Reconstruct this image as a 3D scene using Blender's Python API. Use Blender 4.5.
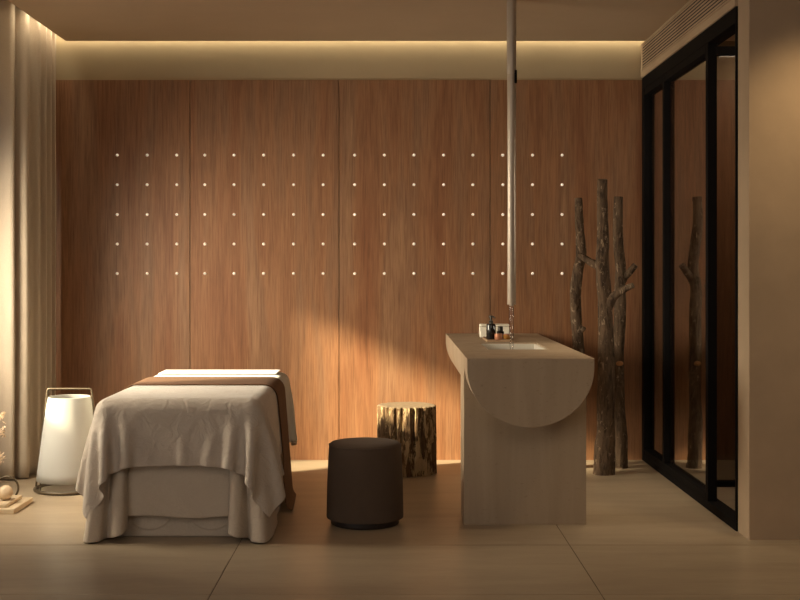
import bpy, bmesh, math, random
import numpy as np
from mathutils import Vector, noise

for o in list(bpy.data.objects):
    bpy.data.objects.remove(o)
sc = bpy.context.scene
C = sc.collection
PI = math.pi

# ------------------------------------------------------------------ camera, world, sun, large lights, exposure
F = 1200.0                      # focal length in pixels of an 800 px wide frame
cam = bpy.data.cameras.new('camera')
cam.sensor_width = 36.0
cam.lens = 36.0 * F / 800.0
cam.shift_x = 0.01
cam.shift_y = -0.0375
cam.clip_end = 100
co = bpy.data.objects.new('camera', cam)
co.location = (0, 0, 1.3)
co.rotation_euler = (PI / 2, 0, 0)
C.objects.link(co)
sc.camera = co

w = bpy.data.worlds.new('world')
sc.world = w
w.use_nodes = True
w.node_tree.nodes['Background'].inputs[0].default_value = (0.72, 0.83, 1.0, 1)
w.node_tree.nodes['Background'].inputs[1].default_value = 0.9

def lamp(name, kind, loc, direction, energy, color, **kw):
    l = bpy.data.lights.new(name, kind)
    l.energy = energy
    l.color = color
    for k, v in kw.items():
        setattr(l, k, v)
    o = bpy.data.objects.new(name, l)
    o.location = loc
    o.rotation_euler = Vector(direction).to_track_quat('-Z', 'Y').to_euler()
    C.objects.link(o)
    return o

SUN_D = (1.0, 0.475, -0.5)
lamp('sun', 'SUN', (-5, 5, 4), SUN_D, 20.0, (1.0, 0.86, 0.56), angle=math.radians(4.0))
# added fill inside the solid left wall, for assumed daylight, nearer than the frame
lamp('left_fill', 'AREA', (-2.60, 2.3, 1.30), (1, 0.14, 0.05), 46, (1.0, 0.93, 0.84), shape='RECTANGLE', size=3.4, size_y=2.1)
# added warm fill inside the assumed low window, standing for its sky glow
lamp('low_window_fill', 'AREA', (-2.70, 6.25, 1.45), (1, 0.50, -0.46), 58, (1.0, 0.88, 0.66), shape='RECTANGLE', size=1.4, size_y=1.2, spread=math.radians(104))
# added fills overhead and in the corridor, then assumed downlights by end wall and basin
lamp('overhead_fill', 'AREA', (0.4, 2.2, 2.80), (0, 0.7, -1), 34, (1.0, 0.86, 0.70), shape='RECTANGLE', size=3.0, size_y=2.2)
lamp('corridor_fill', 'AREA', (2.6, 6.9, 2.80), (0, 0, -1), 19, (1.0, 0.80, 0.58), shape='RECTANGLE', size=0.6, size_y=2.0)
lamp('downlight', 'SPOT', (2.02, 5.32, 2.80), (0.02, 0.10, -1), 54, (1.0, 0.74, 0.42), spot_size=math.radians(95), spot_blend=1.0, shadow_soft_size=0.06)
lamp('basin_downlight', 'SPOT', (1.22, 6.70, 2.83), (0.08, 0.0, -1), 95, (1.0, 0.82, 0.56), spot_size=math.radians(62), spot_blend=1.0, shadow_soft_size=0.12)
# hidden cove strips in the slot round the ceiling
lamp('cove_light', 'AREA', (-0.28, 8.180, 2.900), (0, 1.0, -0.9), 5.0, (1.0, 0.86, 0.56), shape='RECTANGLE', size=4.2, size_y=0.02)
lamp('cove_light_side', 'AREA', (-2.212, 7.0, 2.885), (-1.0, 0, -0.8), 4, (1.0, 0.86, 0.60), shape='RECTANGLE', size=2.2, size_y=0.02)

vs = sc.view_settings
vs.view_transform = 'Standard'
vs.look = 'None'
vs.exposure = 0.0
vs.gamma = 1.0
vs.use_curve_mapping = False

# ------------------------------------------------------------------ helpers
def P(px, py, s):
    """a point of the photograph at a depth where one metre spans s pixels"""
    return Vector(((px - 392.0) / s, F / s, 1.3 - (py - 270.0) / s))

def link(name, me, mat, parent=None, smooth=False):
    o = bpy.data.objects.new(name, me)
    C.objects.link(o)
    if mat is not None:
        for m in (mat if isinstance(mat, (list, tuple)) else [mat]):
            me.materials.append(m)
    if parent is not None:
        o.parent = parent
        # children are modelled in world coordinates
        o.matrix_parent_inverse = parent.matrix_basis.inverted()
    if smooth:
        for p in me.polygons:
            p.use_smooth = True
        me.set_sharp_from_angle(angle=math.radians(50))
    return o

def obj(name, bm, mat, parent=None, smooth=False, bevel=0, segs=2):
    me = bpy.data.meshes.new(name)
    bmesh.ops.recalc_face_normals(bm, faces=bm.faces[:])
    bm.to_mesh(me)
    bm.free()
    o = link(name, me, mat, parent, smooth)
    if bevel:
        b = o.modifiers.new('bevel', 'BEVEL')
        b.width = bevel
        b.segments = segs
        b.limit_method = 'ANGLE'
        b.angle_limit = math.radians(40)
    return o

def thing(name, label, cat, loc, group=None):
    o = bpy.data.objects.new(name, None)
    o.empty_display_size = 0.05
    o.location = loc
    C.objects.link(o)
    return tag(o, label, cat, group)

def tag(o, label, cat, group=None):
    o['label'] = label
    o['category'] = cat
    o['kind'] = 'thing'
    if group:
        o['group'] = group
    return o

def struct(o, label=None):
    o['kind'] = 'structure'
    if label:
        o['label'] = label
    return o

def box(bm, x0, x1, y0, y1, z0, z1, mi=0):
    v = [bm.verts.new((x, y, z)) for x in (x0, x1) for y in (y0, y1) for z in (z0, z1)]
    for f in ((0, 1, 3, 2), (4, 6, 7, 5), (0, 4, 5, 1), (2, 3, 7, 6), (0, 2, 6, 4), (1, 5, 7, 3)):
        bm.faces.new([v[i] for i in f]).material_index = mi
    return bm

def NB(*boxes):
    bm = bmesh.new()
    for b in boxes:
        box(bm, *b)
    return bm

def lathe(bm, prof, cx, cy, n=48, mi=0, cap=True):
    rings = []
    for r, z in prof:
        if r < 1e-6:
            rings.append([bm.verts.new((cx, cy, z))])
        else:
            rings.append([bm.verts.new((cx + r * math.cos(2 * PI * k / n), cy + r * math.sin(2 * PI * k / n), z)) for k in range(n)])
    for a, b in zip(rings[:-1], rings[1:]):
        for k in range(n):
            q = [a[k % len(a)], a[(k + 1) % len(a)], b[(k + 1) % len(b)], b[k % len(b)]]
            u = []
            for v in q:
                if v not in u:
                    u.append(v)
            if len(u) > 2:
                bm.faces.new(u).material_index = mi
    if cap:
        for r in (rings[0], rings[-1]):
            if len(r) > 2:
                bm.faces.new(r).material_index = mi
    return rings

def tube(bm, pts, radii, n=10, rough=0.0, seed=0.0, freq=14.0, capmi=0, closed=False):
    pts = [Vector(p) for p in pts]
    if not hasattr(radii, '__len__'):
        radii = [radii] * len(pts)
    N = len(pts)
    up = None
    rings = []
    for i, p in enumerate(pts):
        if closed:
            t = (pts[(i + 1) % N] - pts[i - 1]).normalized()
        else:
            t = (pts[min(i + 1, N - 1)] - pts[max(i - 1, 0)]).normalized()
        if up is None:
            up = t.orthogonal().normalized()
        up = (up - t * up.dot(t)).normalized()
        sd = t.cross(up)
        ring = []
        for k in range(n):
            a = 2 * PI * k / n
            d = up * math.cos(a) + sd * math.sin(a)
            r = radii[i]
            if rough:
                q = p + d * r
                h = noise.noise(Vector((q.x * freq, q.y * freq, q.z * freq * 0.28 + seed)))
                h2 = noise.noise(Vector((q.x * freq * 3.3, q.y * freq * 3.3, q.z * freq * 0.75 + seed)))
                r *= 1 + rough * (0.6 * h - 0.55 * abs(h2) + 0.2)
            ring.append(bm.verts.new(p + d * r))
        rings.append(ring)
    M = N if closed else N - 1
    for i in range(M):
        a, b = rings[i], rings[(i + 1) % N]
        for k in range(n):
            bm.faces.new((a[k], a[(k + 1) % n], b[(k + 1) % n], b[k]))
    if not closed:
        bm.faces.new(rings[0][::-1]).material_index = capmi
        bm.faces.new(rings[-1]).material_index = capmi
    return rings

def smooth_path(pts, radii, m):
    """Catmull-Rom resampling of a polyline with radii"""
    P_ = [Vector(p) for p in pts]
    out, ro = [], []
    n = len(P_)
    for i in range(n - 1):
        a, b, c, d = P_[max(i - 1, 0)], P_[i], P_[i + 1], P_[min(i + 2, n - 1)]
        for j in range(m):
            t = j / m
            q = 0.5 * ((2 * b) + (c - a) * t + (2 * a - 5 * b + 4 * c - d) * t * t + (3 * b - a - 3 * c + d) * t ** 3)
            out.append(q)
            ro.append(radii[i] * (1 - t) + radii[i + 1] * t)
    out.append(P_[-1])
    ro.append(radii[-1])
    return out, ro

# ------------------------------------------------------------------ materials
def mat(name, col, rough=0.6, metal=0.0, spec=0.5):
    m = bpy.data.materials.new(name)
    m.use_nodes = True
    b = m.node_tree.nodes['Principled BSDF']
    b.inputs['Base Color'].default_value = (*col, 1)
    b.inputs['Roughness'].default_value = rough
    b.inputs['Metallic'].default_value = metal
    b.inputs['Specular IOR Level'].default_value = spec
    return m

def nd(m, t, **kw):
    n = m.node_tree.nodes.new(t)
    for k, v in kw.items():
        setattr(n, k, v)
    return n

def coords(m, scale=(1, 1, 1), loc=(0, 0, 0), kind='Position'):
    if kind == 'Position':
        g = nd(m, 'ShaderNodeNewGeometry')
        src = g.outputs['Position']
    else:
        g = nd(m, 'ShaderNodeTexCoord')
        src = g.outputs[kind]
    mp = nd(m, 'ShaderNodeMapping')
    mp.inputs['Scale'].default_value = scale
    mp.inputs['Location'].default_value = loc
    m.node_tree.links.new(src, mp.inputs[0])
    return mp.outputs[0]

def tex(m, vec, scale=1.0, detail=6, rough=0.6, dist=0.0):
    n = nd(m, 'ShaderNodeTexNoise')
    n.inputs['Scale'].default_value = scale
    n.inputs['Detail'].default_value = detail
    n.inputs['Roughness'].default_value = rough
    n.inputs['Distortion'].default_value = dist
    m.node_tree.links.new(vec, n.inputs['Vector'])
    return n.outputs['Fac']

def ramp(m, fac, stops):
    r = nd(m, 'ShaderNodeValToRGB')
    e = r.color_ramp.elements
    while len(e) < len(stops):
        e.new(0.5)
    for k, (p, c) in enumerate(stops):
        e[k].position = p
        e[k].color = (*c, 1) if len(c) == 3 else c
    m.node_tree.links.new(fac, r.inputs[0])
    return r.outputs[0]

def mixc(m, fac, a, b, mode='MIX'):
    x = nd(m, 'ShaderNodeMix', data_type='RGBA', blend_type=mode)
    L = m.node_tree.links
    if isinstance(fac, (int, float)):
        x.inputs[0].default_value = fac
    else:
        L.new(fac, x.inputs[0])
    for k, v in ((6, a), (7, b)):
        if isinstance(v, tuple):
            x.inputs[k].default_value = (*v, 1)
        else:
            L.new(v, x.inputs[k])
    return x.outputs[2]

def setcol(m, out):
    m.node_tree.links.new(out, m.node_tree.nodes['Principled BSDF'].inputs['Base Color'])

def setbump(m, fac, strength=0.2, dist=0.01):
    b = nd(m, 'ShaderNodeBump')
    b.inputs['Strength'].default_value = strength
    b.inputs['Distance'].default_value = dist
    m.node_tree.links.new(fac, b.inputs['Height'])
    m.node_tree.links.new(b.outputs[0], m.node_tree.nodes['Principled BSDF'].inputs['Normal'])

# walnut veneer: vertical figure, broad reddish and brown bands, cathedral swirls, fine pores
WOOD = mat('walnut_veneer', (0.2, 0.1, 0.05), 0.48, 0, 0.35)
va = coords(WOOD, (1.0, 1.0, 0.10))
broad = tex(WOOD, va, 5.0, 4, 0.6, 0.3)
vb = coords(WOOD, (1.0, 1.0, 0.055), (3.1, 0, 1.7))
figure = tex(WOOD, vb, 26.0, 5, 0.62, 1.4)
vc = coords(WOOD, (1.0, 1.0, 0.020))
pores = tex(WOOD, vc, 210.0, 3, 0.7)
c1 = ramp(WOOD, broad, [(0.32, (0.212, 0.086, 0.037)), (0.48, (0.262, 0.123, 0.057)), (0.58, (0.230, 0.116, 0.060)), (0.70, (0.300, 0.158, 0.080))])
c2 = ramp(WOOD, figure, [(0.28, (0.68, 0.64, 0.61)), (0.50, (0.97, 0.97, 0.97)), (0.70, (1.08, 1.07, 1.06))])
c3 = ramp(WOOD, pores, [(0.34, (0.68, 0.65, 0.62)), (0.55, (1.02, 1.02, 1.02))])
setcol(WOOD, mixc(WOOD, 1.0, mixc(WOOD, 0.75, c1, c2, 'MULTIPLY'), c3, 'MULTIPLY'))
setbump(WOOD, pores, 0.06, 0.002)

# plaster, ceiling paint
def paint(name, col, var=0.06, rough=0.85):
    m = mat(name, col, rough, 0, 0.2)
    f = tex(m, coords(m, (1, 1, 1)), 2.2, 6, 0.6)
    g = tex(m, coords(m, (1, 1, 1)), 60, 4, 0.6)
    lo = tuple(c * (1 - var) for c in col)
    hi = tuple(c * (1 + var) for c in col)
    setcol(m, ramp(m, f, [(0.3, lo), (0.7, hi)]))
    setbump(m, g, 0.08, 0.004)
    return m
PLASTER = paint('beige_plaster', (0.34, 0.255, 0.160))
CEILING = paint('beige_ceiling_paint', (0.50, 0.385, 0.268), 0.04)
SIDEWALL = paint('tan_plaster', (0.43, 0.315, 0.208), 0.10)
DARKWALL = paint('brown_plaster', (0.22, 0.14, 0.09))

# large format floor tiles of pale limestone, fine brushed streaks, thin joints
FLOOR = mat('limestone_tiles', (0.4, 0.3, 0.2), 0.38, 0, 0.4)
st = tex(FLOOR, coords(FLOOR, (0.55, 2.6, 1)), 2.4, 7, 0.62, 0.5)
fine = tex(FLOOR, coords(FLOOR, (2.0, 14.0, 1)), 6, 4, 0.6)
c1 = ramp(FLOOR, st, [(0.25, (0.285, 0.218, 0.148)), (0.5, (0.34, 0.265, 0.182)), (0.75, (0.385, 0.305, 0.212))])
c2 = ramp(FLOOR, fine, [(0.3, (0.93, 0.92, 0.91)), (0.7, (1.03, 1.03, 1.03))])
setcol(FLOOR, mixc(FLOOR, 1.0, c1, c2, 'MULTIPLY'))
setbump(FLOOR, st, 0.05, 0.006)
JOINT = mat('dark_tile_joint', (0.11, 0.08, 0.055), 0.9)

# travertine with faint vertical bands and pits
def travertine(name, a, b, band=(9, 9, 0.9), pit=True):
    m = mat(name, a, 0.55, 0, 0.35)
    f = tex(m, coords(m, band), 1.0, 6, 0.6, 0.3)
    g = tex(m, coords(m, (1, 1, 1.6)), 46, 4, 0.7)
    c = ramp(m, f, [(0.3, a), (0.7, b)])
    if pit:
        c = mixc(m, 1.0, c, ramp(m, g, [(0.26, (0.70, 0.66, 0.62)), (0.40, (1, 1, 1))]), 'MULTIPLY')
    setcol(m, c)
    setbump(m, g, 0.10, 0.003)
    return m
TRAV = travertine('travertine', (0.325, 0.242, 0.162), (0.41, 0.315, 0.218))
TRAVP = travertine('pale_travertine', (0.48, 0.37, 0.24), (0.56, 0.44, 0.30), (3, 3, 14))
MARBLE = travertine('pale_marble', (0.55, 0.51, 0.44), (0.64, 0.60, 0.53), (6, 6, 6), False)

# fabrics
def fabric(name, col, rough=0.85, wr=0.25, sc_=(1, 1, 1), weave=420, sheen=0.15, var=0.06):
    m = mat(name, col, rough, 0, 0.2)
    b = m.node_tree.nodes['Principled BSDF']
    b.inputs['Sheen Weight'].default_value = sheen
    b.inputs['Sheen Roughness'].default_value = 0.5
    f = tex(m, coords(m, sc_), 5, 6, 0.6, 0.8)
    wv = tex(m, coords(m, (1, 1, 1)), weave, 2, 0.5)
    wr_n = tex(m, coords(m, sc_, (2, 5, 1)), 13, 4, 0.55, 1.3)
    setcol(m, mixc(m, 1.0, ramp(m, f, [(0.3, tuple(c * (1 - var) for c in col)), (0.7, tuple(c * (1 + var) for c in col))]),
                   ramp(m, wv, [(0.35, (0.93, 0.93, 0.93)), (0.65, (1.04, 1.04, 1.04))]), 'MULTIPLY'))
    setbump(m, wr_n, wr, 0.02)
    return m
LINEN = fabric('taupe_linen', (0.45, 0.38, 0.315), 0.70, 0.5, sheen=0.3)
SKIRT = fabric('taupe_skirt_linen', (0.50, 0.42, 0.335), 0.85, 0.4)
WHITE = fabric('white_cotton', (0.50, 0.49, 0.46), 0.85, 0.12)
BROWN = fabric('brown_wool', (0.125, 0.060, 0.028), 0.9, 0.12, sheen=0.02)
CURT = fabric('oatmeal_curtain', (0.43, 0.345, 0.26), 0.95, 0.05, (1, 1, 0.2), 300, 0.1)
STOOLF = fabric('dark_brown_upholstery', (0.088, 0.060, 0.042), 0.9, 0.03, weave=500, sheen=0.05)
STOOLB = mat('dark_stool_plinth', (0.02, 0.013, 0.010), 0.5)

SHADE = bpy.data.materials.new('white_paper_shade')
SHADE.use_nodes = True
nt = SHADE.node_tree
b_ = nt.nodes['Principled BSDF']
b_.inputs['Base Color'].default_value = (0.44, 0.43, 0.405, 1)
b_.inputs['Roughness'].default_value = 0.8
tr = nt.nodes.new('ShaderNodeBsdfTranslucent')
tr.inputs[0].default_value = (0.55, 0.53, 0.48, 1)
mx = nt.nodes.new('ShaderNodeMixShader')
mx.inputs[0].default_value = 0.35
nt.links.new(b_.outputs[0], mx.inputs[1])
nt.links.new(tr.outputs[0], mx.inputs[2])
nt.links.new(mx.outputs[0], nt.nodes['Material Output'].inputs[0])

BRONZE = mat('bronze', (0.085, 0.062, 0.036), 0.45, 0.4)
STEEL = mat('brushed_nickel', (0.42, 0.35, 0.28), 0.34, 0.35)
BLACK = mat('black_metal', (0.009, 0.008, 0.008), 0.6, 0.0, 0.02)
BLACKB = mat('black_glass_bottle', (0.010, 0.008, 0.007), 0.12)
DARKP = mat('dark_bronze_pump', (0.035, 0.03, 0.022), 0.35, 0.4)
COPPER = mat('copper_jar', (0.48, 0.22, 0.13), 0.35, 0.6)
AMBER = mat('amber_jar', (0.40, 0.18, 0.035), 0.25)
CREAM = mat('cream_ceramic', (0.78, 0.72, 0.60), 0.45)
TRAYM = mat('tan_wood_tray', (0.33, 0.21, 0.12), 0.5)
SLOT = mat('dark_vent_slot', (0.012, 0.010, 0.009), 0.9)
PEG = mat('glowing_peg', (0.95, 0.84, 0.74), 0.22, 0.0, 0.8)
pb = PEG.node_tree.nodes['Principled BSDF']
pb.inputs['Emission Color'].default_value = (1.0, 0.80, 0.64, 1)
pb.inputs['Emission Strength'].default_value = 0.30  # peg brightness put into the material as a faint glow of its own
STONEB = travertine('sand_stone_ball', (0.50, 0.38, 0.25), (0.60, 0.47, 0.33), (20, 20, 20))
DRIED = mat('dried_flower', (0.60, 0.45, 0.30), 0.9)
VASE = mat('sand_ceramic_vase', (0.42, 0.32, 0.22), 0.8)

# bark
def bark(name, dark, mid, pale, thr, seed, ps=19, pz=0.28):
    m = mat(name, mid, 0.9, 0, 0.2)
    a = tex(m, coords(m, (1, 1, 0.22), (seed, 0, 0)), 34, 6, 0.65, 0.6)
    p = tex(m, coords(m, (1, 1, pz), (0, seed, 2)), ps, 7, 0.72, 0.5)
    c = ramp(m, a, [(0.30, dark), (0.52, mid), (0.75, tuple(x * 1.6 for x in mid))])
    f = ramp(m, p, [(thr, (0, 0, 0)), (thr + 0.05, (1, 1, 1))])
    setcol(m, mixc(m, f, c, pale))
    setbump(m, a, 1.0, 0.02)
    return m
BARK = bark('brown_bark', (0.022, 0.013, 0.008), (0.115, 0.074, 0.046), (0.30, 0.215, 0.14), 0.575, 3.0, 38, 0.5)
BARKS = bark('stump_bark', (0.018, 0.010, 0.005), (0.120, 0.070, 0.036), (0.40, 0.285, 0.155), 0.50, 7.0)
CUT = mat('pale_cut_wood', (0.42, 0.28, 0.16), 0.8)
setcol(CUT, ramp(CUT, tex(CUT, coords(CUT), 30, 4, 0.6), [(0.3, (0.15, 0.10, 0.06)), (0.7, (0.23, 0.165, 0.10))]))
KNOT = mat('orange_cut_knot', (0.42, 0.20, 0.075), 0.8)

# glass of the sliding door: tinted, strongly reflecting at a glancing view
def pane_glass(name, tint, ior, coat=0):
    m = bpy.data.materials.new(name)
    m.use_nodes = True
    t = m.node_tree
    t.nodes.remove(t.nodes['Principled BSDF'])
    tr_ = t.nodes.new('ShaderNodeBsdfTransparent')
    tr_.inputs[0].default_value = (*tint, 1)
    gl = t.nodes.new('ShaderNodeBsdfGlossy')
    gl.inputs['Roughness'].default_value = 0.012
    fr = t.nodes.new('ShaderNodeFresnel')
    fr.inputs[0].default_value = ior
    mx_ = t.nodes.new('ShaderNodeMixShader')
    if coat:
        mx_.inputs[0].default_value = coat
    else:
        t.links.new(fr.outputs[0], mx_.inputs[0])
    t.links.new(tr_.outputs[0], mx_.inputs[1])
    t.links.new(gl.outputs[0], mx_.inputs[2])
    t.links.new(mx_.outputs[0], t.nodes['Material Output'].inputs[0])
    return m
GLASS = pane_glass('smoked_glass', (0.92, 0.88, 0.82), 1.5, 0.66)
WATER = pane_glass('clear_water', (0.97, 0.97, 0.97), 1.33)
CLEAR = pane_glass('clear_glass', (0.70, 0.66, 0.62), 1.5)

# ------------------------------------------------------------------ the setting
YB = 1.3 * F / 190.0            # face of the wooden back wall (8.21)
SB = 190.0 / 1.3
XR = 1.705                      # plane of the glass wall
XL = -2.75                      # plane of the window wall
ZC = 2.844                      # ceiling
ZT = 3.02                       # top of the cove slot
JW = 0.0022

# floor: one slab, the joints are thin recessed lines between tiles
fl = bmesh.new()
xs = [-4.2, (207.5 - 392) / (330 / 1.3), (605 - 392) / (330 / 1.3), 4.6]
ys = [-2.0, F / (324.5 / 1.3), F / (275.0 / 1.3), YB + 0.3]
cells = []
for i in range(3):
    for j in range(3):
        if i == 0 and j < 2 or True:
            box(fl, xs[i] + JW, xs[i + 1] - JW, ys[j] + JW, ys[j + 1] - JW, -0.02, 0.0)
box(fl, xs[0] + JW, xs[-1] - JW, ys[0] + JW, ys[-1] - JW, -0.08, -0.003, 1)
struct(obj('floor', fl, [FLOOR, JOINT]), 'pale limestone floor of large tiles with thin dark joints')

# ceiling with a cove slot along the back and the curtain side
ce = NB((-2.20, 4.6, -2.0, F / 148.3, ZC, ZC + 0.025), (XL - 0.1, 4.6, -2.0, YB + 0.3, ZT, ZT + 0.08), (-2.20, -2.18, -2.0, 8.09, ZC + 0.05, ZC + 0.09))
struct(obj('ceiling', ce, CEILING), 'beige ceiling with a glowing cove slot along the back')

# back wall: plaster above, four walnut panels below
wb = obj('wall_back', NB((XL - 0.1, 4.6, YB + 0.02, YB + 0.22, -0.05, ZT)), PLASTER)
struct(wb, 'back wall of walnut panels under a beige plaster band')
seams = [XL, (190 - 392) / SB, (339 - 392) / SB, (490 - 392) / SB, XR + 0.03]
for a, b in zip(seams[:-1], seams[1:]):
    obj('wood_panel', NB((a + 0.0025, b - 0.0025, YB, YB + 0.02, 0.0, 2.6)), WOOD, wb)
obj('wood_panel', NB((XR + 0.10, 4.5, YB, YB + 0.02, 0.0, 2.6)), WOOD, wb)

# window wall on the left: an assumed low window behind the curtain, the rest closed
WY0, WY1, WZ0, WZ1 = 5.75, 7.20, 0.78, 2.16
wl = NB((XL - 0.12, XL, -2.0, WY0, -0.05, ZT), (XL - 0.12, XL, WY1, YB + 0.2, -0.05, ZT),
        (XL - 0.12, XL, WY0, WY1, -0.05, WZ0), (XL - 0.12, XL, WY0, WY1, WZ1, ZT))
struct(obj('wall_left', wl, SIDEWALL), 'plaster window wall behind the curtain')
wf = NB((XL - 0.10, XL - 0.04, WY0, WY0 + 0.05, WZ0, WZ1), (XL - 0.10, XL - 0.04, WY1 - 0.05, WY1, WZ0, WZ1),
        (XL - 0.10, XL - 0.04, WY0 + 0.05, WY1 - 0.05, WZ0, WZ0 + 0.05), (XL - 0.10, XL - 0.04, WY0 + 0.05, WY1 - 0.05, WZ1 - 0.05, WZ1))
struct(obj('window_1', wf, BLACK), 'assumed window frame behind the curtain')

# right: bulkhead over the glass wall, end wall facing the room, corridor beyond
struct(obj('wall_right', NB((XR - 0.003, XR + 0.16, 5.96, YB + 0.0, 2.612, ZC), (1.719, 4.6, 5.78, 5.965, -0.05, ZT)), SIDEWALL, bevel=0.004),
       'tan plaster end wall and bulkhead round the black glass door')
struct(obj('wall_far_right', NB((3.35, 3.47, -2.0, YB + 0.2, -0.05, ZT)), DARKWALL), 'far wall of the corridor and room')
struct(obj('wall_front', NB((XL - 0.1, 4.6, -2.1, -2.0, -0.05, ZT)), SIDEWALL), 'wall behind the camera')

# ------------------------------------------------------------------ black framed sliding glass door
ST = 0.045
dr = thing('door_1', 'black framed sliding glass door along the right side', 'door', (XR + 0.05, 7.0, 0))
struct(dr)
del dr['category']
X0, X1 = XR + 0.005, XR + 0.085
obj('frame', NB((X0, X1, 5.965, YB, 0.0, 0.045), (X0, X1, 5.965, YB, 2.53, 2.612),
                (X0, X1 - 0.025, YB - 0.075, YB, 0.045, 2.53), (X0, X1, 5.966, 5.985, 0.045, 2.53)), BLACK, dr, bevel=0.003)
def sash(ya, yb, near, far, dp=0.05):
    xa = X0 + 0.002
    xm = xa + 0.036
    bx = [(xa, xa + dp, ya + near, yb - far, 0.045, 0.085), (xa, xa + dp, ya + near, yb - far, 2.485, 2.53)]
    if near:
        bx.append((xa, xa + dp, ya, ya + near, 0.045, 2.53))
    if far:
        bx.append((xa, xa + dp, yb - far, yb, 0.045, 2.53))
    s = obj('sash', NB(*bx), BLACK, dr, bevel=0.002)
    g = NB((xm - 0.003, xm + 0.003, ya + near, yb - far, 0.085, 2.485))
    g.normal_update()
    for f in g.faces:           # pane edges blackened so they mirror no bright stripes
        f.material_index = 0 if abs(f.normal.x) > 0.5 else 1
    obj('glass', g, [GLASS, BLACK], s)
ym1, ym2 = F / 184.5, F / 159.0
sash(ym1, ym2 - 0.001, 0.05, 0.0)
sash(ym2, YB - 0.076, 0.05, 0.0, 0.04)

d2 = thing('door_2', 'black framed glass partition across the corridor behind the glass door', 'door', (2.5, F / 167.0, 0))
struct(d2)
del d2['category']
yy = F / 167.0
obj('frame', NB((1.93, 3.34, yy, yy + 0.05, 0.0, 0.035), (1.93, 3.34, yy, yy + 0.05, 2.59, 2.64)), BLACK, d2)
obj('glass', NB((1.93, 3.34, yy + 0.022, yy + 0.028, 0.035, 2.59)), CLEAR, d2)

# ------------------------------------------------------------------ air grille in the bulkhead
ga, gb = 6.0, F / 147.4
z0, z1 = 2.668, 2.822
gr = thing('air_grille', 'beige linear air grille with dark slots above the black glass door', 'vent', (XR - 0.003, 7.0, z0))
obj('backing', NB((XR - 0.0045, XR - 0.003, ga, gb, z0, z1)), SLOT, gr)
obj('frame', NB((XR - 0.007, XR - 0.003, ga, gb, z1, z1 + 0.012), (XR - 0.007, XR - 0.003, ga, gb, z0 - 0.012, z0),
                (XR - 0.007, XR - 0.003, gb, gb + 0.012, z0 - 0.012, z1 + 0.012)), SIDEWALL, gr)
sl = bmesh.new()
nsl = 8
pitch = (z1 - z0) / nsl
for k in range(nsl):
    zz = z0 + k * pitch
    box(sl, XR - 0.0065, XR - 0.0045, ga, gb, zz + pitch * 0.26, zz + pitch * 0.80)
obj('louvres', sl, SIDEWALL, gr)

# ------------------------------------------------------------------ pegs on the wooden wall
cols = [117.3, 147.2, 176.8, 204.8, 234.1, 263.7, 293.6, 323.2, 354.7, 384.4, 414.0, 443.6, 472.9, 502.9, 532.5, 562.1]
rows = [155.1, 184.7, 214.5, 244.0, 273.5]
ordn = ['first', 'second', 'third', 'fourth', 'fifth', 'sixth', 'seventh', 'eighth', 'ninth', 'tenth', 'eleventh', 'twelfth', 'thirteenth',
        'fourteenth', 'fifteenth', 'sixteenth']
rown = ['top', 'second', 'middle', 'fourth', 'bottom']
bm = bmesh.new()
lathe(bm, [(0.0, 0.0130), (0.0040, 0.0122), (0.0074, 0.0100), (0.0096, 0.0065), (0.0102, 0.003), (0.0102, 0.0)], 0, 0, 16, cap=False)
me = bpy.data.meshes.new('wall_peg')
bmesh.ops.recalc_face_normals(bm, faces=bm.faces[:])
bm.to_mesh(me)
bm.free()
peg0 = None
for r, py in enumerate(rows):
    for c, px in enumerate(cols):
        if peg0 is None:
            p = peg0 = link('wall_peg', me, PEG, None, True)
        else:
            p = peg0.copy()
            C.objects.link(p)
        p.location = ((px - 392) / SB, YB, 1.3 - (py - 270) / SB)
        p.rotation_euler = (PI / 2, 0, 0)
        nm = 'round peg at the left end' if c == 0 else ('round peg at the right end' if c == 15 else ordn[c] + ' round peg from the left')
        tag(p, 'pale %s in the %s row on the walnut wall' % (nm, rown[r]), 'peg', 'round pegs on the walnut wall')

# ------------------------------------------------------------------ curtain
def curtain(name, pts, z0, z1, label):
    n = len(pts)
    zs = [z0 + (z1 - z0) * k / 30 for k in range(31)]
    bm = bmesh.new()
    rows_ = []
    for z in zs:
        r = []
        for i, (x, y) in enumerate(pts):
            k = 0.006 * noise.noise(Vector((x * 6, y * 6, z * 0.9)))
            r.append(bm.verts.new((x + k, y + k, z)))
        rows_.append(r)
    for a, b in zip(rows_[:-1], rows_[1:]):
        for i in range(n - 1):
            bm.faces.new((a[i], a[i + 1], b[i + 1], b[i]))
    o = obj(name, bm, CURT, None, True)
    s = o.modifiers.new('thick', 'SOLIDIFY')
    s.thickness = 0.004
    s.offset = 0
    return tag(o, label, 'curtain')
# plan of the folds: (pixel column, depth scale) pairs, from the back wall forward
key = [(54.5, 147.3), (55.5, 148.5), (50.0, 148.6), (47.5, 150.0), (51.5, 151.3), (45.0, 151.6), (41.5, 153.0), (46.5, 154.4), (39.5, 154.6), (35.0, 156.0), (40.0, 157.2),
       (32.5, 157.4), (28.0, 157.8), (26.5, 158.8), (29.0, 160.2), (26.5, 160.9), (21.0, 161.0), (15.0, 160.6), (12.0, 161.0), (14.2, 161.9), (10.5, 162.2), (5.0, 161.8), (-2.0, 161.2), (-9.0, 161.6), (-14.0, 161.0)]
pts3 = [Vector(((px - 392) / s, F / s, 0)) for px, s in key]
pp, _ = smooth_path(pts3, [1] * len(pts3), 6)
curtain('curtain', [(p.x, p.y) for p in pp], 0.008, 2.98, 'floor length oatmeal curtain hanging in folds at the left edge')

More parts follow.
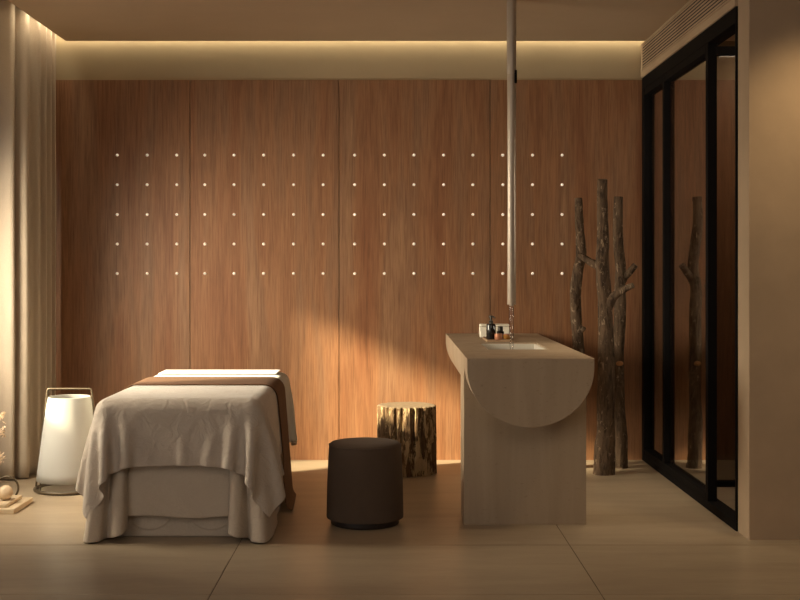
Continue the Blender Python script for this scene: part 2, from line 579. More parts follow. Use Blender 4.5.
# ------------------------------------------------------------------ massage table and its linen
BX0, BX1 = -1.43, -0.63
BY0, BY1 = F / 208.0, F / 163.0
BZ = 0.675
BCX, BCY = (BX0 + BX1) / 2, (BY0 + BY1) / 2

mt = thing('massage_table', 'massage table in a long taupe linen skirt standing left of the dark stool', 'massage table', (BCX, BCY, 0))
obj('cushion', NB((BX0 + 0.03, BX1 - 0.03, BY0 + 0.03, BY1 - 0.03, 0.50, BZ - 0.012)), SKIRT, mt, True, 0.04, 4)
bs = NB((BX0 + 0.06, BX1 - 0.06, BY0 + 0.075, BY1 - 0.06, 0.0, 0.50))
base = obj('base', bs, SKIRT, mt, False, 0.01)
dd = bmesh.new()      # two faint embossed discs on the front of the base
for cx in (BX0 + 0.25, BX1 - 0.25):
    n = 40
    for ra, rb, ya in ((0.0, 0.105, 0.004), (0.105, 0.115, 0.0)):
        pass
    a = [dd.verts.new((cx + 0.13 * math.cos(2 * PI * k / n), BY0 + 0.0751, 0.03 + 0.13 + 0.13 * math.sin(2 * PI * k / n))) for k in range(n)]
    b = [dd.verts.new((cx + 0.12 * math.cos(2 * PI * k / n), BY0 + 0.070, 0.03 + 0.13 + 0.12 * math.sin(2 * PI * k / n))) for k in range(n)]
    for k in range(n):
        dd.faces.new((a[k], a[(k + 1) % n], b[(k + 1) % n], b[k]))
    dd.faces.new(b)
obj('embossed_disc', dd, SKIRT, base)

def sheet_mesh(name, rows_, m, parent, thick=0.004, sub=1):
    bm = bmesh.new()
    V = [[bm.verts.new(p) for p in r] for r in rows_]
    for a, b in zip(V[:-1], V[1:]):
        for i in range(len(a) - 1):
            bm.faces.new((a[i], a[i + 1], b[i + 1], b[i]))
    o = obj(name, bm, m, parent, True)
    s = o.modifiers.new('thick', 'SOLIDIFY')
    s.thickness = thick
    s.offset = 0
    if sub:
        d = o.modifiers.new('sub', 'SUBSURF')
        d.levels = d.render_levels = sub
    return o

# front panel of the skirt, hem a hand above the floor
rr = []
for k in range(16):
    t = k / 15
    z = 0.105 + (0.60 - 0.105) * t
    row = []
    for i in range(41):
        u = i / 40
        x = (116 - 392) / 208 + ((230 - 392) / 208 - (116 - 392) / 208) * u
        y = BY0 + 0.045 - 0.02 * (1 - t) + 0.006 * noise.noise(Vector((x * 5, z * 9, 1)))
        row.append((x, y, z + 0.006 * math.sin(u * 7) * (1 - t)))
    rr.append(row)
sheet_mesh('front_panel', rr, SKIRT, mt, 0.005)
# side skirts: each runs along a long side, wraps the front corner and ends in two tucked folds
SKIRT_PTS = []
def side_skirt(sg):
    # plan at the floor, given for the right side; mirrored about the table axis for the left
    q = [(0.410, 7.36), (0.418, 7.0), (0.405, 6.75), (0.42, 6.5), (0.425, 6.3), (0.45, 6.1), (0.450, 5.95), (0.450, 5.82),
         (0.440, 5.715), (0.420, 5.685), (0.39, 5.69), (0.362, 5.715), (0.352, 5.765), (0.338, 5.775), (0.322, 5.74), (0.300, 5.705), (0.272, 5.70), (0.250, 5.725), (0.245, 5.79)]
    top = [(0.385, 7.33), (0.385, 7.0), (0.385, 6.75), (0.385, 6.5), (0.385, 6.3), (0.385, 6.1), (0.385, 5.95), (0.385, 5.86),
           (0.380, 5.800), (0.368, 5.787), (0.35, 5.785), (0.335, 5.787), (0.325, 5.792), (0.315, 5.794), (0.305, 5.79), (0.292, 5.787), (0.275, 5.786), (0.258, 5.788), (0.25, 5.80)]
    A, _ = smooth_path([(a, b, 0) for a, b in q], [1] * len(q), 5)
    B, _ = smooth_path([(a, b, 0) for a, b in top], [1] * len(q), 5)
    rows_ = []
    for k in range(25):
        t = k / 24
        z = 0.006 + 0.60 * t
        f = t ** 0.9
        row = []
        for i, (a, b) in enumerate(zip(A, B)):
            p = a.lerp(b, f)
            # hem of the tucked folds rises a little towards the middle
            u = i / (len(A) - 1)
            zz = z
            if u > 0.70:
                zz = z + (1 - t) * 0.045 * ((u - 0.70) / 0.30)
            k_ = 0.006 * noise.noise(Vector((p.x * 6 + sg * 4, p.y * 5, z * 3))) * (1 - 0.5 * t)
            row.append((BCX + sg * (p.x + k_), p.y + k_, zz))
        rows_.append(row)
    SKIRT_PTS.append(np.array(rows_))
    sheet_mesh('side_skirt', rows_, SKIRT, mt, 0.005)
side_skirt(1)
side_skirt(-1)

# --- cloth settled over the table by a small position-based solver
class Body:
    """a table with rounded top edges whose sides flare a little towards the floor"""
    def __init__(self, x0, x1, y0, y1, zt, rad, thick, flare):
        self.c = np.array([(x0 + x1) / 2, (y0 + y1) / 2])
        self.h = np.array([(x1 - x0) / 2, (y1 - y0) / 2])
        self.zt, self.r, self.t, self.fl = zt, rad, thick, flare
    def push(self, p):
        r = self.r
        zt = self.zt
        ext = self.h[None, :] + self.fl * np.clip(zt - p[:, 2:3], 0, 1)
        d2 = p[:, :2] - self.c
        q = np.abs(d2) - (ext - r)
        qz = p[:, 2] - (zt - r)
        Q = np.concatenate([q, qz[:, None]], 1)
        Qp = np.maximum(Q, 0)
        L = np.linalg.norm(Qp, axis=1)
        inside = np.minimum(Q.max(1), 0)
        sd = L + inside - r - self.t
        hit = sd < 0
        n = np.zeros_like(p)
        sgn = np.sign(d2)
        ol = L > 1e-9
        n[ol] = Qp[ol] / L[ol, None]
        k = Q[~ol].argmax(1)
        nn = np.zeros((k.size, 3))
        nn[np.arange(k.size), k] = 1
        n[~ol] = nn
        n[:, :2] *= sgn
        return hit, n, sd

def drape(xs_, ys_, body, z0, steps=240, iters=14, floor=0.012, pin=None, extra=None, shear=0.35, bend=0.12, seed=1, fr=0.55):
    X, Y = np.meshgrid(xs_, ys_)          # rows follow y
    rng = np.random.default_rng(seed)
    p = np.stack([X, Y, np.full_like(X, z0)], -1)
    p[..., 2] += rng.normal(0, 0.0015, X.shape)
    sh = p.shape
    hx = xs_[1] - xs_[0]
    hy = ys_[1] - ys_[0]
    hd = math.hypot(hx, hy)
    prev = p.copy()
    dt2g = 9.8 * (1 / 90.0) ** 2
    S = slice
    cons = []
    for par in (0, 1):
        cons.append(((S(None), S(par, -1, 2)), (S(None), S(par + 1, None, 2)), hx, 1.0))
        cons.append(((S(par, -1, 2), S(None)), (S(par + 1, None, 2), S(None)), hy, 1.0))
        cons.append(((S(par, -1, 2), S(None, -1)), (S(par + 1, None, 2), S(1, None)), hd, shear))
        cons.append(((S(par, -1, 2), S(1, None)), (S(par + 1, None, 2), S(None, -1)), hd, shear))
    bcons = []
    for ax, hh in ((1, 2 * hx), (0, 2 * hy)):
        for off in range(4):
            N = sh[ax]
            i = np.arange(off, N - 2, 4)
            if i.size == 0:
                continue
            bcons.append((ax, i, i + 2, hh))
    for st_ in range(steps):
        damp = 0.985 if st_ < steps * 0.7 else 0.94
        v = (p - prev) * damp
        prev = p.copy()
        p = p + v
        p[..., 2] -= dt2g
        for it in range(iters):
            for a, b, L0, k in cons:
                A, B = p[a], p[b]
                d = B - A
                l = np.linalg.norm(d, axis=-1, keepdims=True) + 1e-9
                c = d * ((l - L0) / l * 0.5 * k)
                p[a] = A + c
                p[b] = B - c
            if bend:
                for ax, i, j, L0 in bcons:
                    if ax == 1:
                        A, B = p[:, i], p[:, j]
                    else:
                        A, B = p[i], p[j]
                    d = B - A
                    l = np.linalg.norm(d, axis=-1, keepdims=True) + 1e-9
                    c = d * (np.minimum(l - L0, 0) / l * 0.5 * bend)
                    if ax == 1:
                        p[:, i] = A + c
                        p[:, j] = B - c
                    else:
                        p[i] = A + c
                        p[j] = B - c
            if it % 3 == 2 or it == iters - 1:
                f = p.reshape(-1, 3)
                fp = prev.reshape(-1, 3)
                hit, n, sd = body.push(f)
                f[hit] -= n[hit] * sd[hit, None]
                mv = f[hit] - fp[hit]
                mv -= n[hit] * (mv * n[hit]).sum(1, keepdims=True)
                f[hit] -= mv * fr
                if extra is not None:
                    extra(f)
                np.maximum(f[:, 2], floor, out=f[:, 2])
                p = f.reshape(sh)
            if pin is not None:
                p[pin] = prev[pin] if st_ else p[pin]
    return p

def cloth_obj(name, p, m, thick, sub=2):
    rows_ = [[tuple(v) for v in r] for r in p]
    o = sheet_mesh(name, rows_, m, None, thick, sub)
    return o

class Layer:
    """side and top envelope of cloth already laid, so that the next cloth stays outside it"""
    def __init__(self):
        self.g = 0.02
        self.ny, self.nz = 140, 60
        self.y0 = 5.4
        self.R = np.full((self.ny, self.nz), -9.0)
        self.L = np.full((self.ny, self.nz), -9.0)
        self.T = np.zeros((80, self.ny))
    def add(self, p, t):
        # refine the cloth twice so the envelope has no holes
        for _ in range(1):
            a = (p[:-1] + p[1:]) / 2
            q = np.empty((p.shape[0] + a.shape[0], p.shape[1], 3))
            q[0::2], q[1::2] = p, a
            b = (q[:, :-1] + q[:, 1:]) / 2
            r = np.empty((q.shape[0], q.shape[1] + b.shape[1], 3))
            r[:, 0::2], r[:, 1::2] = q, b
            p = r
        f = p.reshape(-1, 3)
        iy = np.clip(((f[:, 1] - self.y0) / self.g).astype(int), 0, self.ny - 1)
        iz = np.clip((f[:, 2] / self.g).astype(int), 0, self.nz - 1)
        for d in (-1, 0, 1):
            for e in (-1, 0, 1):
                jy, jz = np.clip(iy + d, 0, self.ny - 1), np.clip(iz + e, 0, self.nz - 1)
                np.maximum.at(self.R, (jy, jz), f[:, 0] - BCX + t)
                np.maximum.at(self.L, (jy, jz), BCX - f[:, 0] + t)
        ix = np.clip(((f[:, 0] - BCX + 0.8) / self.g).astype(int), 0, 79)
        for d in (-1, 0, 1):
            for e in (-1, 0, 1):
                np.maximum.at(self.T, (np.clip(ix + d, 0, 79), np.clip(iy + e, 0, self.ny - 1)), f[:, 2] + t)
    def __call__(self, f):
        iy = np.clip(((f[:, 1] - self.y0) / self.g).astype(int), 0, self.ny - 1)
        iz = np.clip((f[:, 2] / self.g).astype(int), 0, self.nz - 1)
        side = np.abs(f[:, 0] - BCX) > (BX1 - BX0) / 2 - 0.02
        low = f[:, 2] < BZ - 0.05
        m = side & low & (f[:, 0] > BCX)
        f[m, 0] = np.maximum(f[m, 0], BCX + self.R[iy[m], iz[m]])
        m = side & low & (f[:, 0] < BCX)
        f[m, 0] = np.minimum(f[m, 0], BCX - self.L[iy[m], iz[m]])
        top = np.abs(f[:, 0] - BCX) < (BX1 - BX0) / 2 - 0.05
        m = top & (f[:, 2] > BZ - 0.1)
        ix = np.clip(((f[:, 0] - BCX + 0.8) / self.g).astype(int), 0, 79)
        f[m, 2] = np.maximum(f[m, 2], self.T[ix[m], iy[m]])

def lin(a, b, h):
    return np.linspace(a, b, int(round((b - a) / h)) + 1)

lay = Layer()
for q_ in SKIRT_PTS:
    lay.add(q_, 0.010)
lay.T[:] = 0
body = Body(BX0, BX1, BY0, BY1, BZ, 0.055, 0.004, 0.10)
# taupe cover: over the front half, hanging at the front and both sides
yb_ = 6.56
cov = drape(lin(BX0 - 0.32, BX1 + 0.32, 0.02), lin(BY0 - 0.265, yb_, 0.02), body, BZ + 0.02, 260, 14)
lay.add(cov, 0.006)
# white sheet over the head half
body1 = Body(BX0, BX1, BY0, BY1, BZ, 0.055, 0.004, 0.03)
wsh = drape(lin(BX0 - 0.34, BX1 + 0.34, 0.022), lin(6.70, BY1 + 0.10, 0.022), body1, BZ + 0.02, 240, 12, seed=3)
lay.add(wsh, 0.006)
# brown runner across the middle, over both
body2 = Body(BX0, BX1, BY0, BY1, BZ, 0.055, 0.012, 0.075)
run = drape(lin(BX0 - 0.63, BX1 + 0.63, 0.022), lin(F / 187.0, F / 174.5, 0.022), body2, BZ + 0.035, 260, 16, extra=lay, seed=5, bend=0.2)
lay.add(run, 0.006)
tag(cloth_obj('bed_cover', cov, LINEN, 0.004), 'taupe linen bed cover draped over the front of the massage table', 'bed cover')
tag(cloth_obj('bed_sheet', wsh, WHITE, 0.004), 'white bed sheet under the brown runner at the far end of the massage table', 'bed sheet')
tag(cloth_obj('bed_runner', run, BROWN, 0.006), 'brown fabric runner laid across the massage table', 'bed runner')
# folded white towel at the head
tw = bmesh.new()
tz = BZ + 0.010
box(tw, BX0 + 0.05, BX1 - 0.05, F / 169.5, BY1 - 0.04, tz, tz + 0.007)
tag(obj('folded_towel', tw, WHITE, None, True, 0.004, 3), 'white folded towel lying at the far end of the massage table', 'towel')

# ------------------------------------------------------------------ paper lantern lamp
ls = 169.0
lc = P(69.5, 270, ls)
lx, ly = lc.x, lc.y
lm = thing('floor_lamp', 'white tapered paper floor lamp in a bronze frame beside the curtain', 'lamp', (lx, ly, 0))
bm = bmesh.new()
lathe(bm, [(0.190, 0.062), (0.184, 0.11), (0.160, 0.30), (0.133, 0.50), (0.1225, 0.548), (0.1215, 0.552)], lx, ly, 64, cap=False)
sh_ = obj('lamp_shade', bm, SHADE, lm, True)
s = sh_.modifiers.new('thick', 'SOLIDIFY')
s.thickness = 0.003
bm = bmesh.new()
tube(bm, [(lx + 0.197 * math.cos(2 * PI * k / 64), ly + 0.197 * math.sin(2 * PI * k / 64), 0.012) for k in range(64)], 0.010, 8, closed=True)
rg = obj('base_ring', bm, BRONZE, lm, True)
bm = bmesh.new()
hw = 0.127
tube(bm, [(lx - 0.199, ly, 0.012), (lx - hw - 0.004, ly, 0.585), (lx - hw, ly, 0.596), (lx - hw + 0.012, ly, 0.598), (lx + hw - 0.012, ly, 0.598), (lx + hw, ly, 0.596), (lx + hw + 0.004, ly, 0.585), (lx + 0.199, ly, 0.012)],
     0.0055, 8)
obj('handle', bm, BRONZE, lm, True)
for a in (0.6, 2.2, 3.9, 5.4):
    bm = bmesh.new()
    tube(bm, [(lx + 0.186 * math.cos(a), ly + 0.186 * math.sin(a), 0.01), (lx + 0.186 * math.cos(a), ly + 0.186 * math.sin(a), 0.07)], 0.004, 6)
    obj('prong', bm, BRONZE, lm)
bl = lamp('lantern_bulb', 'POINT', (lx, ly, 0.25), (0, 0, -1), 0.75, (1.0, 0.92, 0.80), shadow_soft_size=0.05)
bl.parent = lm
bl.matrix_parent_inverse = lm.matrix_basis.inverted()

# ------------------------------------------------------------------ stool
ss = 194.6
sx, sy = P(365, 270, ss).x, F / ss
st_ = thing('pouf_stool', 'round dark brown upholstered stool in front of the tree stump', 'stool', (sx, sy, 0))
bm = bmesh.new()
pr = [(0.1965, 0.034), (0.1975, 0.042), (0.1945, 0.21), (0.1870, 0.376), (0.1850, 0.398), (0.180, 0.409), (0.172, 0.416), (0.12, 0.424), (0.0, 0.427)]
lathe(bm, [(0.0, 0.034)] + pr, sx, sy, 72, cap=False)
seat = obj('seat', bm, STOOLF, st_, True)
bm = bmesh.new()
tube(bm, [(sx + 0.1845 * math.cos(2 * PI * k / 72), sy + 0.1845 * math.sin(2 * PI * k / 72), 0.404) for k in range(72)], 0.003, 6, closed=True)
obj('piping', bm, STOOLF, seat, True)
bm = bmesh.new()
lathe(bm, [(0.0, 0.0), (0.170, 0.0), (0.176, 0.006), (0.176, 0.034), (0.0, 0.034)], sx, sy, 64, cap=False)
obj('base', bm, STOOLB, st_, True, 0.002)

# ------------------------------------------------------------------ tree stump side table
us = 155.6
ux, uy = P(406.5, 270, us).x, F / us
sp = thing('tree_stump', 'rough bark covered tree stump table against the walnut wall', 'tree stump', (ux, uy, 0))
bm = bmesh.new()
n, H = 200, 60
rings = []
def stump_r(a, z):
    d = Vector((math.cos(a), math.sin(a), 0))
    r = 0.186 + 0.012 * noise.noise(d * 1.3 + Vector((4, 1, z * 0.6)))
    rg1 = abs(noise.noise(Vector((d.x * 5.5, d.y * 5.5, z * 1.6 + 3))))
    rg2 = noise.noise(Vector((d.x * 15, d.y * 15, z * 7)))
    return r - 0.016 * (1 - min(1, rg1 * 3.5)) + 0.006 * rg2 + 0.006 * (1 - z / 0.43) ** 2
for k in range(H + 1):
    z = 0.43 * k / H
    rings.append([bm.verts.new((ux + stump_r(2 * PI * i / n, z) * math.cos(2 * PI * i / n), uy + stump_r(2 * PI * i / n, z) * math.sin(2 * PI * i / n), z)) for i in range(n)])
for a, b in zip(rings[:-1], rings[1:]):
    for i in range(n):
        bm.faces.new((a[i], a[(i + 1) % n], b[(i + 1) % n], b[i]))
bm.faces.new(rings[0][::-1])
obj('bark', bm, BARKS, sp, True)
bm = bmesh.new()
tp = []
for q, zz in ((0.985, 0.4302), (0.955, 0.4345), (0.5, 0.4345)):
    tp.append([bm.verts.new((ux + q * stump_r(2 * PI * i / n, 0.43) * math.cos(2 * PI * i / n), uy + q * stump_r(2 * PI * i / n, 0.43) * math.sin(2 * PI * i / n), zz)) for i in range(n)])
for a, b in zip(tp[:-1], tp[1:]):
    for i in range(n):
        bm.faces.new((a[i], a[(i + 1) % n], b[(i + 1) % n], b[i]))
bm.faces.new(tp[-1])
obj('cut_top', bm, CUT, sp)['label'] = 'pale sawn top'

# ------------------------------------------------------------------ travertine basin counter
sf = 204.0
AX0, AX1 = (467 - 392) / sf, (594.5 - 392) / sf
ACX, AR = (AX0 + AX1) / 2, (AX1 - AX0) / 2
AZ = 1.3 - 88.5 / sf
AY0, AY1 = F / sf, YB - 0.001
bc = thing('basin_counter', 'travertine washbasin counter with a half round front on a slab leg', 'basin counter', (ACX, 6.3, 0))
SX0, SX1, SY0, SY1 = (487.5 - 392) / 183, (549 - 392) / 183, F / 183, F / 168
bm = bmesh.new()
zr = AZ - 0.045
prof = [(AX0, AZ), (AX0, zr)] + [(ACX - AR * math.cos(a), zr - 0.94 * AR * math.sin(a)) for a in [PI * k / 48 for k in range(1, 48)]] + [(AX1, zr), (AX1, AZ)]
f_ = [bm.verts.new((x, AY0, z)) for x, z in prof]
k_ = [bm.verts.new((x, AY1, z)) for x, z in prof]
bm.faces.new(f_)
bm.faces.new(k_[::-1])
for i in range(len(prof) - 1):
    bm.faces.new((f_[i], k_[i], k_[i + 1], f_[i + 1]))
q0 = [bm.verts.new(v) for v in ((SX0, SY0, AZ), (SX1, SY0, AZ), (SX1, SY1, AZ), (SX0, SY1, AZ))]
oc = [f_[0], f_[-1], k_[-1], k_[0]]
for i in range(4):
    bm.faces.new((oc[i], oc[(i + 1) % 4], q0[(i + 1) % 4], q0[i]))
q1 = [bm.verts.new((v.co.x, v.co.y, AZ - 0.016)) for v in q0]
for i in range(4):
    bm.faces.new((q0[i], q0[(i + 1) % 4], q1[(i + 1) % 4], q1[i]))
# bowl floor of the cut-out, closed under the liner
q2 = [bm.verts.new((v.co.x, v.co.y, AZ - 0.125)) for v in q0]
for i in range(4):
    bm.faces.new((q1[i], q1[(i + 1) % 4], q2[(i + 1) % 4], q2[i]))
bm.faces.new(q2)
obj('counter_top', bm, TRAV, bc, False, 0.0025)
bm = bmesh.new()
t_ = 0.012
for v in ((SX0 + 0.0005, SX0 + t_, SY0 + 0.0005, SY1 - 0.0005), (SX1 - t_, SX1 - 0.0005, SY0 + 0.0005, SY1 - 0.0005), (SX0 + t_, SX1 - t_, SY0 + 0.0005, SY0 + t_), (SX0 + t_, SX1 - t_, SY1 - t_, SY1 - 0.0005)):
    box(bm, *v, AZ - 0.124, AZ - 0.006)
box(bm, SX0 + t_, SX1 - t_, SY0 + t_, SY1 - t_, AZ - 0.124, AZ - 0.112)
bs_ = obj('basin', bm, MARBLE, bc)
bs_['label'] = 'pale marble sink bowl'
bm = bmesh.new()
lathe(bm, [(0.0, AZ - 0.112), (0.022, AZ - 0.112), (0.022, AZ - 0.109), (0.0, AZ - 0.109)], (SX0 + SX1) / 2, (SY0 + SY1) / 2, 24, cap=False)
obj('drain', bm, STEEL, bs_)
# slab leg up to the underside of the half round, following its curve
LY0, LY1 = F / 195.8, F / 186.5
bm = bmesh.new()
lp = [(AX0 + 0.0005, 0.0), (AX1 - 0.0005, 0.0), (AX1 - 0.0005, zr - 0.02)]
lp += [(ACX + AR * math.cos(a) * 0.999, zr - 0.94 * AR * math.sin(a) - 0.001) for a in [PI * k / 40 for k in range(1, 40)]]
lp += [(AX0 + 0.0005, zr - 0.02)]
a = [bm.verts.new((x, LY0, z)) for x, z in lp]
b = [bm.verts.new((x, LY1, z)) for x, z in lp]
bm.faces.new(a)
bm.faces.new(b[::-1])
for i in range(len(lp)):
    bm.faces.new((a[i], b[i], b[(i + 1) % len(lp)], a[(i + 1) % len(lp)]))
obj('slab_leg', bm, TRAV, bc, False)

# ------------------------------------------------------------------ ceiling hung tap and its water
ts = 175.0
tx, ty = P(511.6, 270, ts).x, F / ts
tz0 = 1.3 - 34.5 / ts
tp_ = thing('ceiling_tap', 'slim nickel water pipe tap hanging from the ceiling over the basin', 'tap', (tx, ty, ZC))
bm = bmesh.new()
lathe(bm, [(0.014, tz0 + 0.004), (0.020, tz0), (0.0245, tz0), (0.025, tz0 + 0.002), (0.025, 2.30), (0.0255, 2.42)], tx, ty, 32)
obj('pipe', bm, STEEL, tp_, True, 0.001)
bm = bmesh.new()
lathe(bm, [(0.0265, 2.421), (0.0275, 2.43), (0.0275, ZC + 0.0)], tx, ty, 32)
obj('sleeve', bm, STEEL, tp_, True, 0.001)
bm = bmesh.new()
box(bm, tx + 0.014, tx + 0.029, ty - 0.024, ty - 0.008, 2.365, 2.44)
obj('lever', bm, BLACK, tp_, False, 0.003)
bm = bmesh.new()
lathe(bm, [(0.0, tz0 - 0.008), (0.012, tz0 - 0.008), (0.0135, tz0 + 0.003), (0.0, tz0 + 0.003)], tx, ty, 24, cap=False)
obj('nozzle', bm, STEEL, tp_)
bm = bmesh.new()
wz0 = AZ - 0.1125
pr = []
for k in range(41):
    t = k / 40
    z = wz0 + (tz0 - 0.010 - wz0) * t
    pr.append((0.0085 + 0.0035 * t + 0.0012 * math.sin(t * 40) * (1 - t), z))
lathe(bm, pr, tx, ty, 20)
tag(obj('water_stream', bm, WATER, None, True), 'clear thin stream of water falling from the ceiling pipe into the basin', 'water')

# ------------------------------------------------------------------ things on the counter
ks = 166.5
def at(px, s=ks):
    return (px - 392) / s, F / s
ty1 = F / 167.5 + 0.02
xa, _ = at(487.0)
xb, _ = at(514.5)
tr_ = tag(obj('tray', NB((xa, xb, F / 166.6, F / 158.5, AZ + 0.0005, AZ + 0.014)), TRAYM, None, False, 0.003), 'small tan tray holding the bottles beside the sink', 'tray')
ZT_ = AZ + 0.0145
px0, py0 = at(491.0, 164.5)
bt = thing('pump_bottle', 'tall black pump bottle on the tray by the sink', 'bottle', (px0, py0, ZT_))
bm = bmesh.new()
lathe(bm, [(0.0, ZT_), (0.027, ZT_), (0.029, ZT_ + 0.003), (0.029, ZT_ + 0.085), (0.026, ZT_ + 0.092), (0.012, ZT_ + 0.094), (0.0, ZT_ + 0.094)], px0, py0, 32, cap=False)
obj('body', bm, BLACKB, bt, True, 0.001)
bm = bmesh.new()
lathe(bm, [(0.0, ZT_ + 0.094), (0.013, ZT_ + 0.094), (0.013, ZT_ + 0.112), (0.006, ZT_ + 0.113), (0.006, ZT_ + 0.130), (0.012, ZT_ + 0.131), (0.012, ZT_ + 0.142), (0.0, ZT_ + 0.143)], px0, py0, 24, cap=False)
tube(bm, [(px0, py0, ZT_ + 0.137), (px0 + 0.012, py0 - 0.016, ZT_ + 0.136), (px0 + 0.022, py0 - 0.030, ZT_ + 0.129)], 0.0045, 8)
obj('pump', bm, DARKP, bt, True)
px1, py1 = at(498.5, 165.9)
jr = thing('jar', 'small copper pink jar at the front of the tray by the sink', 'jar', (px1, py1, ZT_))
bm = bmesh.new()
lathe(bm, [(0.0, ZT_), (0.022, ZT_), (0.024, ZT_ + 0.003), (0.024, ZT_ + 0.028), (0.0, ZT_ + 0.028)], px1, py1, 32, cap=False)
obj('body', bm, COPPER, jr, True, 0.001)
bm = bmesh.new()
lathe(bm, [(0.0, ZT_ + 0.028), (0.0245, ZT_ + 0.028), (0.0245, ZT_ + 0.036), (0.0, ZT_ + 0.037)], px1, py1, 32, cap=False)
obj('lid', bm, COPPER, jr, True, 0.001)
px2, py2 = at(500.5, 162.3)
b2 = thing('cosmetic_bottle', 'short black bottle behind the copper jar on the tray', 'bottle', (px2, py2, ZT_))
bm = bmesh.new()
lathe(bm, [(0.0, ZT_), (0.021, ZT_), (0.022, ZT_ + 0.003), (0.022, ZT_ + 0.040), (0.014, ZT_ + 0.046), (0.0, ZT_ + 0.046)], px2, py2, 28, cap=False)
obj('body', bm, BLACKB, b2, True)
bm = bmesh.new()
lathe(bm, [(0.0, ZT_ + 0.046), (0.016, ZT_ + 0.046), (0.016, ZT_ + 0.072), (0.0, ZT_ + 0.073)], px2, py2, 28, cap=False)
obj('cap', bm, DARKP, b2, True, 0.001)
px3, py3 = at(507.0, 164.3)
j2 = thing('amber_jar', 'low amber jar right of the copper jar on the tray', 'jar', (px3, py3, ZT_))
bm = bmesh.new()
lathe(bm, [(0.0, ZT_), (0.022, ZT_), (0.023, ZT_ + 0.003), (0.023, ZT_ + 0.024), (0.0, ZT_ + 0.024)], px3, py3, 28, cap=False)
obj('body', bm, AMBER, j2, True, 0.001)
bm = bmesh.new()
lathe(bm, [(0.0, ZT_ + 0.024), (0.022, ZT_ + 0.024), (0.022, ZT_ + 0.031), (0.0, ZT_ + 0.032)], px3, py3, 28, cap=False)
obj('lid', bm, COPPER, j2, True, 0.001)
ax_, ay_ = (480.0 - 392) / 156.0, F / 156.0
bx_ = (509.5 - 392) / 156.0
th = thing('towel_box', 'cream rectangular box standing on the counter behind the tray', 'box', ((ax_ + bx_) / 2, ay_ + 0.04, AZ))
obj('body', NB((ax_, bx_, ay_, ay_ + 0.09, AZ + 0.0005, AZ + 0.070)), CREAM, th, False, 0.006, 3)
obj('lid', NB((ax_ + 0.0, bx_ - 0.0, ay_ + 0.0, ay_ + 0.09, AZ + 0.0715, AZ + 0.086)), CREAM, th, False, 0.006, 3)

# ------------------------------------------------------------------ three bare tree trunks
def trunk(label, base_px, keyp, radii, s, branches, seed, knots=()):
    pts = [P(px, py, s) for px, py in keyp]
    pts[0].z = 0.0
    t = thing('bare_tree', label, 'tree trunk', (pts[0].x, pts[0].y, 0), 'bare tree trunks by the glass door')
    for k, p in enumerate(pts):
        p.y += 0.02 * math.sin(k * 1.7 + seed)
    path, rad = smooth_path(pts, radii, 14)
    bm = bmesh.new()
    tube(bm, path, rad, 44, 0.34, seed * 3.1, 16.0, 1)
    obj('stem', bm, [BARK, CUT], t, True)
    for kp, rd, dy in branches:
        bp = [P(px, py, s) for px, py in kp]
        for i, p in enumerate(bp):
            p.y = pts[0].y + dy * i / max(1, len(bp) - 1)
        pa, ra = smooth_path(bp, rd, 8)
        bm = bmesh.new()
        tube(bm, pa, ra, 28, 0.32, seed * 5.3 + len(kp), 22.0, 1)
        obj('branch', bm, [BARK, CUT], t, True)
    for kx, ky, r in knots:
        p = P(kx, ky, s)
        bm = bmesh.new()
        bmesh.ops.create_uvsphere(bm, u_segments=16, v_segments=10, radius=1)
        for v in bm.verts:
            v.co = Vector((v.co.x * r * 1.4, v.co.y * 0.02, v.co.z * r)) + Vector((p.x, pts[0].y - 0.042, p.z))
        obj('knot', bm, KNOT, t, True)['label'] = 'pale orange cut knot'
    return t
trunk('tallest bare tree trunk, in front of the other two beside the basin counter', None,
      [(604, 472.5), (604.5, 450), (605.5, 405), (606, 350), (605.6, 310), (602.9, 279), (601.2, 260), (603, 236), (602.5, 205), (602.1, 179.5)],
      [0.066, 0.060, 0.055, 0.050, 0.045, 0.041, 0.039, 0.036, 0.033, 0.030], 157.3,
      [([(603, 266), (597, 264.5), (592.5, 262.5), (586, 258), (580.5, 254.5)], [0.030, 0.026, 0.022, 0.020, 0.016], 0.06),
       ([(605, 316), (610, 301), (617, 293), (624, 288.5), (630.5, 284.8)], [0.034, 0.030, 0.025, 0.021, 0.017], -0.10)], 1.0)
trunk('left bare tree trunk partly hidden behind the basin counter', None,
      [(578, 468), (579, 420), (579, 370), (577.6, 335), (575.8, 310), (574.9, 292), (577.5, 271), (581, 256), (580.2, 242), (578.8, 222), (578.4, 198.5)],
      [0.048, 0.042, 0.039, 0.037, 0.035, 0.034, 0.034, 0.034, 0.030, 0.028, 0.026], 152.0,
      [([(578.5, 334), (581.5, 331), (583.8, 327.5)], [0.020, 0.016, 0.012], -0.04), ([(581, 258), (583, 255), (585.5, 253)], [0.020, 0.017, 0.013], 0.02)], 2.0)
trunk('right bare tree trunk nearest the black glass door', None,
      [(620, 467.5), (620, 440), (619.3, 405), (618.8, 365), (619.4, 320), (619.3, 288), (621, 268), (619, 245), (617.2, 222), (618, 197)],
      [0.050, 0.042, 0.038, 0.036, 0.036, 0.036, 0.034, 0.031, 0.030, 0.029], 152.0,
      [([(620, 284), (624, 277), (629, 271.5), (634.5, 265)], [0.028, 0.024, 0.021, 0.019], -0.04)], 3.0, [(618.6, 363, 0.017)])

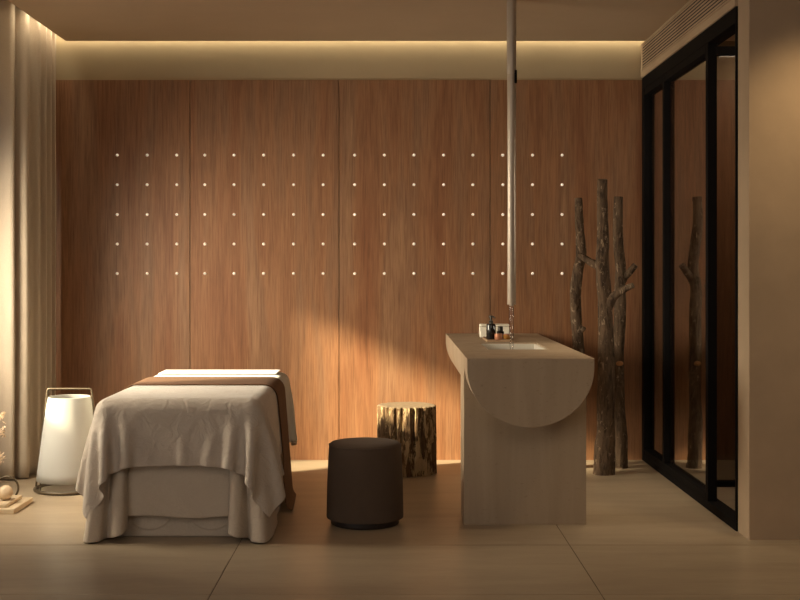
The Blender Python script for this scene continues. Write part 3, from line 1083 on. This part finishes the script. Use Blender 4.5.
# ------------------------------------------------------------------ travertine display at the left edge
dxr = (14 - 392) / 188.0
pl = tag(obj('stone_plinth', NB((-2.62, dxr, F / 188.0, F / 178.5, 0.0, 0.028)), TRAVP, None, False, 0.004), 'lower and larger travertine slab on the floor at the left edge', 'stone slab')
p2 = tag(obj('stone_plinth', NB((-2.62, dxr - 0.05, F / 187.0, F / 179.5, 0.0285, 0.047)), TRAVP, None, False, 0.004), 'smaller travertine slab stacked on the lower slab at the left edge', 'stone slab')
bxc = P(5.5, 270, 183.5)
bm = bmesh.new()
bmesh.ops.create_uvsphere(bm, u_segments=32, v_segments=20, radius=0.040)
bmesh.ops.translate(bm, verts=bm.verts[:], vec=(bxc.x, bxc.y, 0.0472 + 0.040))
tag(obj('stone_ball', bm, STONEB, None, True), 'round sand coloured stone ball on the stacked travertine slabs', 'ball')
rc = P(7.0, 270, 177.3)
bm = bmesh.new()
tube(bm, [(rc.x + 0.064 * math.cos(2 * PI * k / 56), rc.y, 0.0705 + 0.064 * math.sin(2 * PI * k / 56)) for k in range(56)], 0.006, 10, closed=True)
tag(obj('metal_ring', bm, BRONZE, None, True), 'thin bronze ring standing behind the travertine slabs and stone ball', 'ring')
vx, vy = P(-16, 270, 183.0).x, F / 183.0
vz = 0.0475
vs_ = thing('vase', 'sand ceramic vase on the travertine slabs at the left edge', 'vase', (vx, vy, vz))
bm = bmesh.new()
lathe(bm, [(0.0, vz), (0.035, vz), (0.045, vz + 0.03), (0.045, vz + 0.08), (0.022, vz + 0.13), (0.020, vz + 0.15), (0.015, vz + 0.15), (0.014, vz + 0.10), (0.0, vz + 0.10)], vx, vy, 32, cap=False)
obj('body', bm, VASE, vs_, True)
fw = thing('dried_flowers', 'pale dried flower spray reaching in at the left edge before the curtain', 'flower', (vx, vy, vz + 0.12))
random.seed(4)
for tgt in ((2.0, 415), (1.0, 432), (0.5, 458), (-8, 405), (-20, 410), (-12, 430)):
    bm = bmesh.new()
    pl_ = bmesh.new()
    e = P(tgt[0], tgt[1], 183.0)
    a = Vector((vx, vy, vz + 0.11))
    m_ = Vector((vx + 0.3 * (e.x - vx), vy, vz + 0.11 + 0.75 * (e.z - vz - 0.11)))
    pa, ra = smooth_path([a, m_, e], [0.0016, 0.0014, 0.001], 6)
    tube(bm, pa, ra, 6)
    for q in range(26):
        c = e + Vector((random.gauss(0, 0.010), random.gauss(0, 0.010), random.gauss(-0.004, 0.014)))
        d = Vector((random.uniform(-1, 1), random.uniform(-1, 1), random.uniform(-0.6, 1))).normalized()
        sd = d.orthogonal().normalized() * 0.0035
        L_ = random.uniform(0.008, 0.016)
        v = [pl_.verts.new(x) for x in (c - d * L_, c + sd, c + d * L_, c - sd)]
        v2 = [pl_.verts.new(x + d.cross(sd).normalized() * 0.0015) for x in (c - d * L_, c + sd, c + d * L_, c - sd)]
        pl_.faces.new(v)
        pl_.faces.new(v2[::-1])
        for i in range(4):
            pl_.faces.new((v[i], v[(i + 1) % 4], v2[(i + 1) % 4], v2[i]))
    st1 = obj('stem', bm, DRIED, fw)
    obj('plume', pl_, DRIED, st1)
